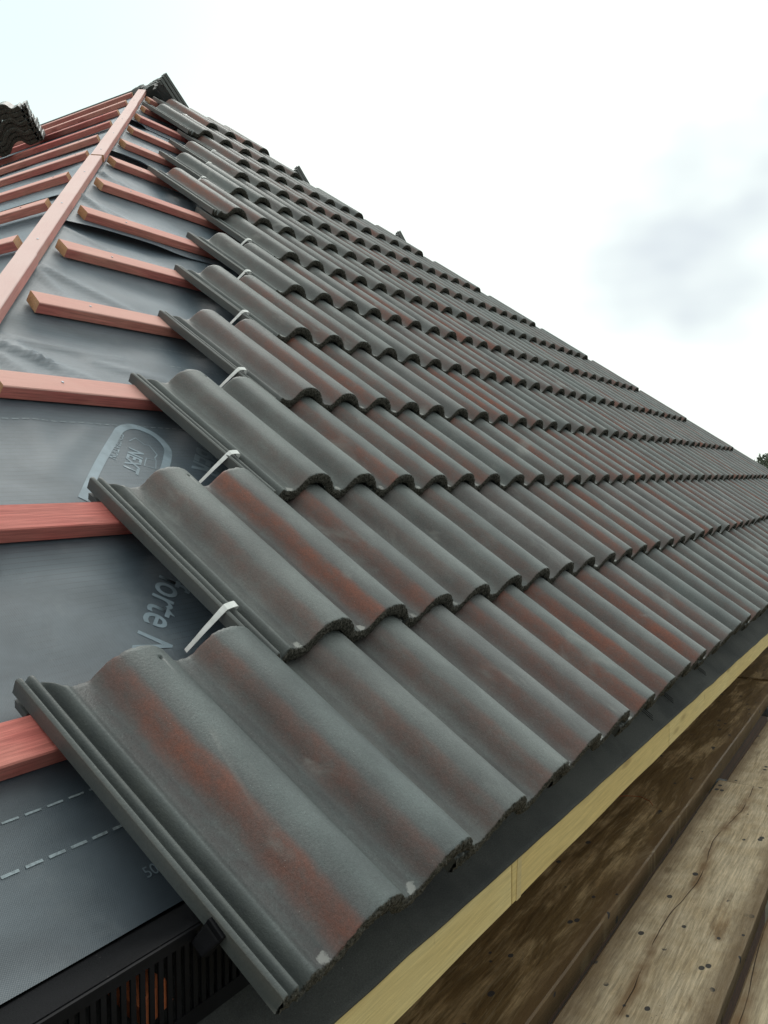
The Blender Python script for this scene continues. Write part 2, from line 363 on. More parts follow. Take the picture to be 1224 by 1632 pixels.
M_B3 = board_mat('clean_pale_board', (0.58, 0.48, 0.34), (0.50, 0.40, 0.27), (0.30, 0.21, 0.12), 0.26, -0.04, cracks=((0.09, 0.01, 0.03, 1.2, 2.4),))

def make_membrane():
    n = NT('underlay_fabric'); P = n.coord(); x, y, z = n.sep(P)
    ch = n.noise(n.mapping(P, sc=(1.0, 1.8, 1)), 5.0, 5, 0.6, 0.5)
    col = n.mix(n.smooth(ch, 0.3, 0.72), (0.040, 0.056, 0.076), (0.102, 0.132, 0.163))
    dust = n.noise(P, 17, 5, 0.68)
    col = n.mix(n.math('MULTIPLY', n.smooth(dust, 0.5, 0.8), 0.35), col, (0.20, 0.22, 0.235))
    wx = n.math('SINE', n.math('MULTIPLY', x, 2 * math.pi / 0.0024)); wy = n.math('SINE', n.math('MULTIPLY', y, 2 * math.pi / 0.0024))
    weave = n.math('MULTIPLY', wx, wy)
    # thin dark printed lines every 9.6 mm, broken into dots
    ph = n.math('ABSOLUTE', n.math('SUBTRACT', n.math('FRACT', n.math('DIVIDE', y, 0.0096)), 0.5))
    ln = n.math('SUBTRACT', 1.0, n.smooth(ph, 0.045, 0.085))
    dash = n.smooth(n.math('SINE', n.math('MULTIPLY', x, 2 * math.pi / 0.0042)), -0.5, 0.1)
    fade = n.smooth(n.noise(n.mapping(P, sc=(1, 0.5, 1)), 6.0, 2, 0.5), 0.35, 0.55)
    lm = n.math('MULTIPLY', n.math('MULTIPLY', ln, dash), fade)
    reg = n.smooth(y, 0.27, 0.33)
    col = n.mix(n.math('MULTIPLY', n.math('MULTIPLY', lm, reg), 0.75), col, (0.012, 0.016, 0.024))
    col = n.mix(n.math('MULTIPLY', n.math('ADD', n.math('MULTIPLY', weave, 0.5), 0.5), 0.22), col, (0.012, 0.016, 0.022))
    h = n.math('ADD', n.math('MULTIPLY', weave, 0.4), n.math('MULTIPLY', n.noise(P, 45, 4, 0.6), 1.3))
    b1 = n.bump(h, 0.0008, 0.3)
    return n.fin(col, n.math('ADD', 0.40, n.math('MULTIPLY', dust, 0.16)), b1, IOR=1.75, Specular_IOR_Level=0.6, Sheen_Weight=0.6, Sheen_Roughness=0.4, Sheen_Tint=(0.58, 0.80, 1.0))
M_MEM = make_membrane()
def plain(name, col, rough=0.5, metal=0.0, spec=0.5, nscale=None, namt=0.3, bump=0.0, bscale=400):
    n = NT(name); P = n.coord()
    c = col
    if nscale: c = n.mix(n.smooth(n.noise(P, nscale, 4, 0.6), 0.3, 0.7), tuple(v * (1 - namt) for v in col), tuple(min(1, v * (1 + namt)) for v in col))
    nm = n.bump(n.noise(P, bscale, 3, 0.6), bump, 0.7) if bump else None
    return n.fin(c, rough, nm, Metallic=metal, Specular_IOR_Level=spec)
M_PRINT = plain('faded_print', (0.27, 0.34, 0.40), 0.42, nscale=25, namt=0.18)
M_PRINT2 = plain('dashed_print', (0.34, 0.40, 0.44), 0.5, nscale=200, namt=0.3)
def felt_mat(nm, ca, cb, sp_=0.3):
    n = NT(nm); P = n.coord()
    g = n.noise(P, 620, 3, 0.7); v = n.voro(P, 260)
    c = n.mix(n.smooth(n.noise(P, 6, 4, 0.6), 0.3, 0.7), ca, cb)
    sp = n.math('MULTIPLY', n.math('SUBTRACT', 1.0, n.smooth(v, 0.07, 0.15)), n.smooth(n.noise(P, 40, 3, 0.6), 0.55, 0.68))
    c = n.mix(n.math('MULTIPLY', sp, 0.6), c, (0.32, 0.31, 0.28))
    c = n.mix(0.4, c, n.mix(1.0, c, n.ramp(g, [(0.3, 0.3), (0.7, 2.0)]), 'MULTIPLY'))
    return n.fin(c, 0.72, n.bump(g, 0.0012, 0.8), Specular_IOR_Level=sp_)
M_FELT = felt_mat('eaves_felt', (0.034, 0.036, 0.037), (0.072, 0.074, 0.070))
M_TRAY = felt_mat('dusty_black_tray', (0.004, 0.004, 0.005), (0.010, 0.010, 0.012), 0.15)
M_PLAS = plain('black_plastic', (0.006, 0.006, 0.008), 0.6, 0.0, 0.18, nscale=30, namt=0.3, bump=0.0004, bscale=150)
M_CLIP = plain('bright_metal', (0.93, 0.94, 0.92), 0.35, metal=0.0, nscale=90, namt=0.12, bump=0.0002, bscale=220)
M_TUBE = plain('galvanised_steel', (0.36, 0.41, 0.46), 0.45, metal=0.6, nscale=40, namt=0.25)
M_COPPER = plain('copper_wire', (0.42, 0.14, 0.07), 0.4, metal=0.5)
M_ORG = plain('orange_timber', (0.85, 0.24, 0.10), 0.6, nscale=90, namt=0.15)
def brick_mat():
    n = NT('brick'); P = n.coord(); t = n.t.nodes.new('ShaderNodeTexBrick'); n.setin(t.inputs['Vector'], n.mapping(P, rot=(R(90), 0, 0)))
    t.inputs['Color1'].default_value = (0.09, 0.045, 0.030, 1); t.inputs['Color2'].default_value = (0.07, 0.034, 0.022, 1); t.inputs['Mortar'].default_value = (0.035, 0.028, 0.022, 1)
    t.inputs['Scale'].default_value = 4.4; t.inputs['Mortar Size'].default_value = 0.018
    return n.fin(t.outputs['Color'], 0.85)
M_BRICK = brick_mat()
M_GROUND = plain('worn_ground', (0.085, 0.080, 0.055), 0.95, nscale=1.5, namt=0.4, bump=0.02, bscale=6)
M_BARK = plain('bark', (0.075, 0.06, 0.045), 0.9, nscale=5, namt=0.3)
M_LEAF = plain('leaves', (0.050, 0.068, 0.036), 0.7, nscale=0.8, namt=0.45)

# ------------------------------------------------------------------ roof tile mesh
PROF = [(-0.075, 0.0002), (-0.068, 0.0), (-0.0595, 0.0010), (-0.052, 0.0082), (-0.0445, 0.0212), (-0.036, 0.0304), (-0.022, 0.0362), (-0.003, 0.0378),
        (0.015, 0.0348), (0.030, 0.0276), (0.043, 0.0176), (0.053, 0.0088), (0.061, 0.0028), (0.068, 0.0006), (0.075, 0.0002)]
def hermite(pts, x):
    for i in range(len(pts) - 1):
        if pts[i][0] <= x <= pts[i + 1][0]:
            x0, y0 = pts[i]; x1, y1 = pts[i + 1]
            def sl(k):
                if k <= 0 or k >= len(pts) - 1: return 0.0
                return (pts[k + 1][1] - pts[k - 1][1]) / (pts[k + 1][0] - pts[k - 1][0])
            h = x1 - x0; t = (x - x0) / h
            return (2*t**3-3*t**2+1)*y0 + (t**3-2*t**2+t)*h*sl(i) + (-2*t**3+3*t**2)*y1 + (t**3-t**2)*h*sl(i+1)
    return pts[0][1] if x < pts[0][0] else pts[-1][1]
CREST = 0.150
X0T = 0.020
LOCK = [(0.0, -0.0012), (0.0022, 0.0008), (0.0055, 0.0006), (0.0085, -0.0095), (0.0125, -0.0105), (0.0155, -0.0015), (0.0182, 0.0000), (0.0212, -0.0014), (0.0245, -0.0140),
        (0.0305, -0.0150), (0.0335, -0.0065), (0.0362, 0.0008), (0.0392, 0.0036), (0.0430, 0.0030), (0.0480, 0.0009), (0.053, 0.0004)]
def prof_top(x):
    xl = x - X0T
    if xl <= 0.053: return hermite(LOCK, xl) if xl > 0.001 else LOCK[0][1]
    w = (x - CREST + 0.075) % 0.15 - 0.075
    return hermite(PROF, w)
TL = 0.415; TW = 0.357; TH = 0.021
def tile_mesh(name, seed):
    rnd = random.Random(seed)
    xs = []; x = X0T
    while x < X0T + 0.053: xs.append(x); x += 0.00155
    while x < TW - 1e-6: xs.append(x); x += 0.0025
    xs.append(TW)
    ys = [0.0, 0.0012, 0.003, 0.006, 0.012] + [0.012 + 0.0285 * i for i in range(1, 13)]
    ys = [y for y in ys if y < TL - 0.036] + [TL - 0.030, TL - 0.025, TL - 0.022, TL - 0.019, TL - 0.014, TL - 0.008, TL - 0.003, TL]
    nx, ny = len(xs), len(ys)
    V = []; F = []
    # top and under profile (offset along the profile normal)
    top = [prof_top(x) for x in xs]
    bot = []
    for i, x in enumerate(xs):
        a = max(0, i - 2); b = min(nx - 1, i + 2)
        s = (top[b] - top[a]) / (xs[b] - xs[a])
        if x < X0T + 0.034: bx, bz = x + 0.002 * (X0T + 0.034 - x) / 0.034, -0.0215
        elif x < X0T + 0.056:
            bx, bz = x, -0.0215 + (x - X0T - 0.034) / 0.022 * 0.0005
        else:
            L_ = math.sqrt(1 + s * s); th = TH * (1 if x < TW - 0.02 else 0.6)
            bx, bz = x + s / L_ * th * 0.9, top[i] - th / L_
            bz = max(bz, -0.021)
        bot.append([bx, bz])
    for i in range(1, nx): bot[i][0] = max(bot[i][0], bot[i - 1][0] + 1e-5)
    def nz(x, y, a, sc): return noise.noise(Vector((x * sc + seed * 9.1, y * sc, a * 3.3))) 
    def hl(x):          # the rolls stop a little short of the interlock at the head
        return 1.0 if x < X0T + 0.032 else (1.0 - (x - X0T - 0.032) / 0.006 * 0.065 if x < X0T + 0.038 else 0.935)
    def idx(layer, j, i): return (layer * ny + j) * nx + i
    for j, y in enumerate(ys):
        for i, x in enumerate(xs):
            yy = y * hl(x); z = top[i]
            if j == 0: yy += 0.0012 + 0.0022 * nz(x, 0, 1, 170) + 0.0012 * nz(x, 0, 2, 420); z -= 0.0014 + 0.0007 * nz(x, 0, 3, 300)
            if j == 1: yy += 0.0006 + 0.0010 * nz(x, 0, 1, 170); z -= 0.0003
            if j == ny - 1: yy += 0.0020 * nz(x, 5, 1, 90) + 0.001 * nz(x, 5, 2, 400); z -= 0.0012
            z += 0.0006 * nz(x, y, 7, 14)
            # nail hole on first roll
            dd = math.hypot(x - 0.1585, (y - (TL - 0.025)))
            if dd < 0.0022: z -= 0.009
            V.append((x, yy, z))
    for j, y in enumerate(ys):
        for i, x in enumerate(xs):
            yy = y * hl(x)
            if j == 0: yy += 0.0010 + 0.0030 * nz(x, 3, 4, 150) + 0.0014 * nz(x, 3, 5, 420)
            tp = min(1.0, y / 0.10); tp = tp * tp * (3 - 2 * tp)
            bz = bot[i][1] + (0.0055 * tp if x > X0T + 0.034 else 0.0025 * tp)
            if j == 0: bz += 0.0012 * nz(x, 3, 6, 200)
            V.append((bot[i][0], yy, bz))
    for j in range(ny - 1):
        for i in range(nx - 1):
            F.append((idx(0, j, i), idx(0, j, i + 1), idx(0, j + 1, i + 1), idx(0, j + 1, i)))
            F.append((idx(1, j, i), idx(1, j + 1, i), idx(1, j + 1, i + 1), idx(1, j, i + 1)))
    # front face with 2 rough intermediate rings
    prev = [idx(0, 0, i) for i in range(nx)]; last = [idx(1, 0, i) for i in range(nx)]
    for k in (1, 2, 3):
        t = k / 4.0; cur = []
        for i in range(nx):
            a = Vector(V[idx(0, 0, i)]); b = Vector(V[idx(1, 0, i)]); p = a.lerp(b, t)
            p.y = -0.0012 + 0.0022 * nz(xs[i], t * 0.02, 8, 260) + 0.0014 * nz(xs[i], t * 0.02, 9, 600)
            cur.append(len(V)); V.append(tuple(p))
        for i in range(nx - 1): F.append((prev[i], cur[i], cur[i + 1], prev[i + 1]))
        prev = cur
    for i in range(nx - 1): F.append((prev[i], last[i], last[i + 1], prev[i + 1]))
    for i in range(nx - 1): F.append((idx(0, ny - 1, i), idx(0, ny - 1, i + 1), idx(1, ny - 1, i + 1), idx(1, ny - 1, i)))
    for j in range(ny - 1):
        F.append((idx(0, j, 0), idx(0, j + 1, 0), idx(1, j + 1, 0), idx(1, j, 0)))
        F.append((idx(0, j, nx - 1), idx(1, j, nx - 1), idx(1, j + 1, nx - 1), idx(0, j + 1, nx - 1)))
    # bearing nibs under the head
    for (x0, x1, zt) in ((X0T + 0.003, X0T + 0.034, -0.024), (X0T + 0.060, X0T + 0.092, -0.012), (0.232, 0.262, -0.005)):
        y0, y1 = (TL - 0.029, TL - 0.006) if x0 < 0.05 else (TL - 0.0405, TL - 0.031); zb = -0.0345
        b = len(V)
        V += [(x0, y0, zt), (x1, y0, zt), (x1, y1, zt), (x0, y1, zt), (x0 + .003, y0 + .003, zb), (x1 - .003, y0 + .003, zb), (x1 - .003, y1 - .001, zb), (x0 + .003, y1 - .001, zb)]
        F += [(b, b+1, b+2, b+3), (b+7, b+6, b+5, b+4), (b, b+4, b+5, b+1), (b+1, b+5, b+6, b+2), (b+2, b+6, b+7, b+3), (b+3, b+7, b+4, b)]
    me = bpy.data.meshes.new(name); me.from_pydata(V, [], F); me.update()
    nt = (nx - 1) * (ny - 1) * 2
    me.polygons.foreach_set('use_smooth', [True] * nt + [False] * (len(me.polygons) - nt))
    me.materials.append(M_TILE)
    return me
TILES = [tile_mesh('roof_tile', s) for s in (1, 2, 3, 4)]

ORD = 'first second third fourth fifth sixth seventh eighth ninth tenth eleventh twelfth thirteenth fourteenth fifteenth sixteenth seventeenth eighteenth nineteenth twentieth twenty-first twenty-second twenty-third twenty-fourth'.split()
def shade_words(s1, s2):
    a = max(s1, s2)
    if a > 0.62: return 'rust-streaked'
    if a > 0.30: return 'faintly rust-streaked'
    return 'plain grey'

START = [0, 2, 4, 6, 8, 10, 12, 12, 14, 16, 18, 18, 20]
END = [46, 44, 42, 40, 38, 36, 34, 32, 30, 28, 26, 24, 24]
DV = [0, -.0018, -.0014, -.0089, -.0076, -.0084, -.0016, -.0009, .0009, .0021, .0055, .0084, -.0008]
STR = {(1, 1): (.82, .45), (1, 2): (.35, .40), (1, 3): (.42, .60), (1, 4): (.70, .85), (1, 5): (.35, .9), (1, 6): (.6, .4), (2, 1): (.30, .85), (2, 2): (.70, .22),
       (2, 3): (.12, .35), (2, 4): (.10, .15), (3, 1): (.22, .08), (3, 2): (.7, .35), (3, 3): (.75, .55), (4, 1): (.3, .6), (4, 2): (.8, .4), (5, 1): (.25, .7), (6, 1): (.12, .1), (7, 1): (.1, .2)}
def tilt_matrix(u, v, n, tilt, yaw=0.0, roll=0.0, base=F1):
    return base @ Matrix.Translation((u, v, n)) @ Matrix.Rotation(yaw, 4, 'Z') @ Matrix.Rotation(-tilt, 4, 'X') @ Matrix.Rotation(roll, 4, 'Y')
TILT = math.atan(0.028 / 0.328)
proto_tile = bpy.data.objects.new('roof_tile', TILES[0]); first = True
rt = random.Random(21)
for k in range(1, 14):
    nt = (END[k - 1] - START[k - 1]) // 2
    for j in range(nt):
        if first: o = proto_tile; first = False
        else: o = proto_tile.copy()
        o.data = TILES[rt.randrange(4)]
        COL.objects.link(o)
        u = (START[k - 1] + 2 * j) * RP
        v = (k - 1) * G + DV[k - 1]
        if k == 1:
            nn = 0.0125 - 0.006 * u; tl = math.atan((0.0350 + nn) / TL); v -= 0.005
        else: nn, tl = 0.0, TILT
        o.matrix_world = tilt_matrix(u + rt.uniform(-.0012, .0012), v + rt.uniform(-.0025, .0025), nn + rt.uniform(0, .0010), tl, R(rt.uniform(-.28, .28)), R(rt.uniform(-.2, .2)))
        s = STR.get((k, j + 1))
        if s is None:
            s = tuple(min(1.0, max(0.04, rt.gauss(0.40, 0.31))) for _ in range(2))
            if k > 6: s = (s[0] * .8, s[1] * .8)
            if rt.random() < .10: s = (min(1, s[0] + .55), s[1])
        o.color = (s[0], s[1], min(1, max(0, rt.gauss(.5, .22))), 1)
        if j == 0: lab = '%s roof tile at the open stepped end of the %s course above the eaves' % (shade_words(*s), ORD[k - 1])
        else: lab = '%s roof tile, %s from the stepped end in the %s course above the eaves' % (shade_words(*s), ORD[j], ORD[k - 1])
        if k == 1: lab = lab.replace('first course above the eaves', 'lowest course along the eaves')
        tag(o, lab, 'roof tile', 'interlocking roof tiles laid on the battened slope')

# ------------------------------------------------------------------ underlay
BATV = [0.321, 0.653, 1.000, 1.331, 1.662, 1.970, 2.303, 2.639, 2.985, 3.306, 3.655, 3.950, 4.295, 4.600]
FOLDS = [((0.44, 1.23), (0.70, 1.20), .010, .006), ((0.42, 1.20), (0.60, 1.08), .012, .009), ((0.46, 1.21), (0.56, 1.02), .010, .006), ((0.40, 1.15), (0.46, 1.00), .010, .005),
         ((0.62, 1.18), (0.86, 1.10), .014, .004), ((0.36, 0.98), (0.30, 0.70), .030, .004), ((0.45, 0.93), (0.30, 0.80), .02, .003),
         ((0.70, 1.60), (0.74, 1.36), .014, .006), ((0.74, 1.58), (0.95, 1.40), .018, .007), ((0.98, 1.90), (1.25, 1.70), .016, .006), ((0.9, 1.78), (1.10, 1.66), .012, .005),
         ((1.2, 2.2), (1.5, 1.98), .02, .007), ((1.2, 2.18), (1.34, 2.0), .014, .007), ((1.5, 2.52), (1.75, 2.32), .015, .008), ((1.48, 2.55), (1.58, 2.34), .010, .006),
         ((1.75, 2.87), (1.95, 2.7), .014, .007), ((2.0, 3.2), (2.2, 3.0), .014, .007), ((2.3, 3.5), (2.5, 3.35), .014, .007)]
def seg_d(px, py, a, b):
    ax, ay = a; bx, by = b; dx, dy = bx - ax, by - ay
    t = ((px - ax) * dx + (py - ay) * dy) / (dx * dx + dy * dy)
    tc = min(1, max(0, t)); return math.hypot(px - ax - tc * dx, py - ay - tc * dy), t
def wrinkle(u, v):
    h = 0.0
    amp = 0.0075 + 0.005 * min(1.0, max(0.0, (v - 1.0) / 0.3))
    near = abs(min((abs(v - (b + .025)) for b in BATV)))
    win = 1 - math.exp(-max(0.0, near - 0.02) ** 2 / 0.0022)
    h += amp * (noise.noise(Vector((u * 3.1, v * 5.0, 0.3))) - 0.35) + 0.0022 * noise.noise(Vector((u * 9 + v * 5, v * 12, 4.4)))
    if 0.27 < u < 0.80 and 0.42 < v < 1.0: h *= 0.5
    for a, b, w, am in FOLDS:
        if abs(u - (a[0] + b[0]) / 2) > .35 or abs(v - (a[1] + b[1]) / 2) > .35: continue
        d, t = seg_d(u, v, a, b)
        if d < w * 3.2:
            tt = min(1, max(0, t)); h += 1.1 * am * math.exp(-(d / w) ** 2) * (1 - 0.7 * tt)
    return h * win
GAPS = {1: (1.20, 0.20, .009), 2: (1.86, 0.11, .010), 3: (2.39, 0.06, .010)}    # lifted lips: centre u, half width, lift
SHEETS = [(0.133, 2.02, 0), (1.925, 2.93, 1), (2.86, 3.70, 2), (3.60, 4.70, 3)]
def mem_n(u, v, si):
    v0, v1, _ = SHEETS[si]
    base = -0.0765 - 0.004 * (v - v0) / (v1 - v0)
    h = wrinkle(u, v)
    if si in GAPS:
        uc, hw, li = GAPS[si]
        s = math.exp(-((u - uc) / hw) ** 4) * math.exp(-max(0, v - v0) / 0.035)
        h = h * (1 - s) + li * s
    if si + 1 in GAPS:          # sheet below sags under the lifted lip of the next one
        uc, hw, li = GAPS[si + 1]; vl = SHEETS[si + 1][0]
        s = math.exp(-((u - uc) / (hw * 1.15)) ** 4) * math.exp(-((v - vl - 0.01) / 0.05) ** 2)
        h = h * (1 - s) - 0.014 * s
    if si == 0: base += 0.008 * math.exp(-max(0, v - v0) / 0.03)
    return base + h
def underlay(name, v0, v1, si, label):
    us = [0.0]; step = 0.011
    while us[-1] < 1.15: us.append(us[-1] + step)
    while us[-1] < 8.0: us.append(us[-1] + 0.09)
    nv = int((v1 - v0) / 0.0115)
    V, F = [], []
    for j in range(nv + 1):
        v = v0 + (v1 - v0) * j / nv
        ul, ur = hip_u(v) + 0.004, hip_ur(v) - 0.004
        for a in us:
            u = min(ul + a, max(ur, ul + a * 1e-3))
            V.append((u, v, mem_n(u, v, si)))
    nu = len(us)
    for j in range(nv):
        for i in range(nu - 1): F.append((j * nu + i, j * nu + i + 1, (j + 1) * nu + i + 1, (j + 1) * nu + i))
    # drop collapsed faces
    F = [f for f in F if abs(V[f[1]][0] - V[f[0]][0]) > 1e-4 or abs(V[f[2]][0] - V[f[3]][0]) > 1e-4]
    o = mesh_obj(name, V, F, M_MEM, None, F1, smooth=True)
    tag(o, label, 'roof underlay', 'sheets of roof underlay')
    return o
sheet_labels = ['lowest and widest grey-blue underlay sheet, printed with a logo, below the battens',
                'wrinkled plain underlay sheet whose lower edge gapes beside the fifth and sixth bare battens',
                'small underlay sheet high on the slope with a curled dark lip',
                'topmost underlay sheet just under the peak of the hip']
sheets = [underlay('underlay_sheet', a, b, i, sheet_labels[i]) for i, (a, b, _) in enumerate(SHEETS)]

# prints on the lowest sheet (parts of that sheet)
def on_sheet(p, lift=0.0008, si=0): return (p[0], p[1], mem_n(p[0], p[1], si) + lift)
def text_part(txt, org, ang, size, name='printed_lettering', bold=0.0, xs=1.0, spacing=1.0, si=0, mat=None):
    c = bpy.data.curves.new(name, 'FONT'); c.body = txt; c.size = size; c.offset = bold; c.resolution_u = 4; c.space_character = spacing
    t = bpy.data.objects.new(name, c); COL.objects.link(t)
    bpy.context.view_layer.update()
    me = bpy.data.meshes.new_from_object(t.evaluated_get(bpy.context.evaluated_depsgraph_get()))
    bpy.data.objects.remove(t); bpy.data.curves.remove(c)
    ca, sa = math.cos(ang), math.sin(ang)
    for v in me.vertices:
        x, y = v.co.x * xs, v.co.y
        v.co = on_sheet((org[0] + x * ca - y * sa, org[1] + x * sa + y * ca), 0.0006, si)
    me.materials.clear(); me.materials.append(mat or M_PRINT)
    o = bpy.data.objects.new(name, me); COL.objects.link(o); o.parent = sheets[si]
    return o
text_part('forte N', (0.353, 0.568), R(222), 0.070, bold=0.0006, xs=0.86)
text_part('OBER', (0.719, 0.926), R(225), 0.078, bold=0.0020, xs=0.74)
text_part('KL', (0.719 + 0.064, 0.926 + 0.064), R(225), 0.078, bold=0.0020, xs=0.74)
text_part('NEXT', (0.513, 0.884), R(228), 0.038, bold=0.0009, xs=0.85)
text_part('GENERATION', (0.515, 0.930), R(228), 0.0205, bold=0.0003, xs=0.80)
text_part('50', (0.046, 0.170), R(0), 0.017, bold=0.0)
text_part('150', (0.70, 1.21), R(0), 0.014)
def ribbon(pts, w, name='printed_outline', closed=False, si=0, mat=None, lift=0.0006):
    V, F = [], []; n_ = len(pts)
    for i, p in enumerate(pts):
        a = Vector(pts[(i - 1) % n_ if closed else max(0, i - 1)]); b = Vector(pts[(i + 1) % n_ if closed else min(n_ - 1, i + 1)])
        d = (b - a).normalized(); nn = Vector((-d.y, d.x)); q = Vector(p)
        for s in (-1, 1):
            r = q + nn * (w / 2 * s); V.append(on_sheet((r.x, r.y), lift, si))
    for i in range(n_ if closed else n_ - 1):
        j = (i + 1) % n_; F.append((2 * i, 2 * j, 2 * j + 1, 2 * i + 1))
    return mesh_obj(name, V, F, mat or M_PRINT, sheets[si])
def spline(ctrl, n=8):
    P = [Vector(c) for c in ctrl]; out = []
    for i in range(len(P) - 1):
        p0 = P[max(0, i - 1)]; p1 = P[i]; p2 = P[i + 1]; p3 = P[min(len(P) - 1, i + 2)]
        for k in range(n):
            t = k / n; out.append(0.5 * ((2 * p1) + (-p0 + p2) * t + (2 * p0 - 5 * p1 + 4 * p2 - p3) * t * t + (-p0 + 3 * p1 - 3 * p2 + p3) * t ** 3))
    out.append(P[-1]); return [tuple(p) for p in out]
ribbon(spline([(0.325, 0.741), (0.41, 0.828), (0.495, 0.908), (0.53, 0.938), (0.567, 0.947), (0.598, 0.925), (0.600, 0.885), (0.575, 0.850), (0.520, 0.793), (0.455, 0.725), (0.40, 0.665)]), 0.0155)
ribbon([(0.524, 0.902), (0.545, 0.912), (0.552, 0.893), (0.562, 0.890), (0.560, 0.862), (0.548, 0.853), (0.545, 0.845)], 0.0022, 'printed_house')
ribbon([(0.528, 0.852), (0.546, 0.846), (0.528, 0.822), (0.508, 0.830)], 0.0022, 'printed_house', closed=True)
def dashes(v, u0, u1, ln, gap, w, si=0):
    V, F = [], []; u = u0
    while u < u1:
        b = len(V)
        for (x, y) in ((u, v - w / 2), (u + ln, v - w / 2), (u + ln, v + w / 2), (u, v + w / 2)): V.append(on_sheet((x, y), 0.0009, si))
        F.append((b, b + 1, b + 2, b + 3)); u += ln + gap
    mesh_obj('printed_dash_line', V, F, M_PRINT2, sheets[si])
dashes(0.280, -0.12, 2.0, 0.0175, 0.0065, 0.0022)
dashes(0.231, -0.17, 2.0, 0.0175, 0.0065, 0.0030)
dashes(0.948, 0.30, 2.0, 0.012, 0.006, 0.0014)
dashes(1.276, 0.84, 2.0, 0.012, 0.006, 0.0014)
dashes(1.196, 0.84, 2.0, 0.012, 0.006, 0.0014)

# left slope and far slope underlay + ridge
def slope_sheet(name, F, n_off, ufun, v0, v1, label, lap, sgn=1):
    V, Fc = [], []; nv = int((v1 - v0) / 0.03)
    us = [0.0]
    while us[-1] < 2.6: us.append(us[-1] + 0.022)
    while us[-1] < 10.5: us.append(us[-1] + 0.25)
    for j in range(nv + 1):
        v = v0 + (v1 - v0) * j / nv; ul = ufun(v)
        for a in us:
            u = ul + a
            h = 0.010 * (noise.noise(Vector((u * 2.2, v * 4.0, 9.3 + lap))) - 0.2) + 0.004 * noise.noise(Vector((u * 6 - v * 4, v * 9, 2.4)))
            h *= 1 - math.exp(-(((v - 0.935) % 0.355) - 0.025) ** 2 / 0.004)
            V.append((u, v, n_off - 0.004 * (v - v0) + h))
    nu = len(us)
    for j in range(nv):
        for i in range(nu - 1): Fc.append((j * nu + i, j * nu + i + 1, (j + 1) * nu + i + 1, (j + 1) * nu + i))
    o = mesh_obj(name, V, Fc, M_MEM, None, F, smooth=True)
    tag(o, label, 'roof underlay', 'sheets of roof underlay'); return o
def hip_u2(v, n=-0.076):             # y on the hip for a given v2 (slope 2)
    x = v * C2 - n * S2
    return HK * x + 0.6141 + 0.004
V2T = (XA - 0.076 * S2) / C2          # ridge
slope_sheet('underlay_sheet', F2, -0.0765, hip_u2, -0.75, 1.60, 'bluish underlay sheet on the left slope beside the lower half of the hip timber', 0)
slope_sheet('underlay_sheet', F2, -0.0730, hip_u2, 1.50, 2.90, 'bluish underlay sheet on the left slope near the middle of the hip timber', 3)
slope_sheet('underlay_sheet', F2, -0.0700, hip_u2, 2.80, V2T, 'dull underlay sheet on the left slope just below the ridge', 6)
slope_sheet('underlay_sheet', F3, -0.0765, hip_u2, -0.75, V2T, 'underlay sheet on the far slope hidden behind the tiles', 8)
mb = MB()
yr = HK * XA + 0.6141; zr = ZM(XA)
mb.hexa([(XA - .05, yr, zr - .02), (XA + .05, yr, zr - .02), (XA + .05, yr + 9, zr - .02), (XA - .05, yr + 9, zr - .02), (XA - .018, yr, zr + .034), (XA + .018, yr, zr + .034), (XA + .018, yr + 9, zr + .034), (XA - .018, yr + 9, zr + .034)])
tag(mb.build('ridge_felt', M_FELT, bevel=0.006), 'dark felt-covered ridge strip along the top of the left slope', 'ridge strip')

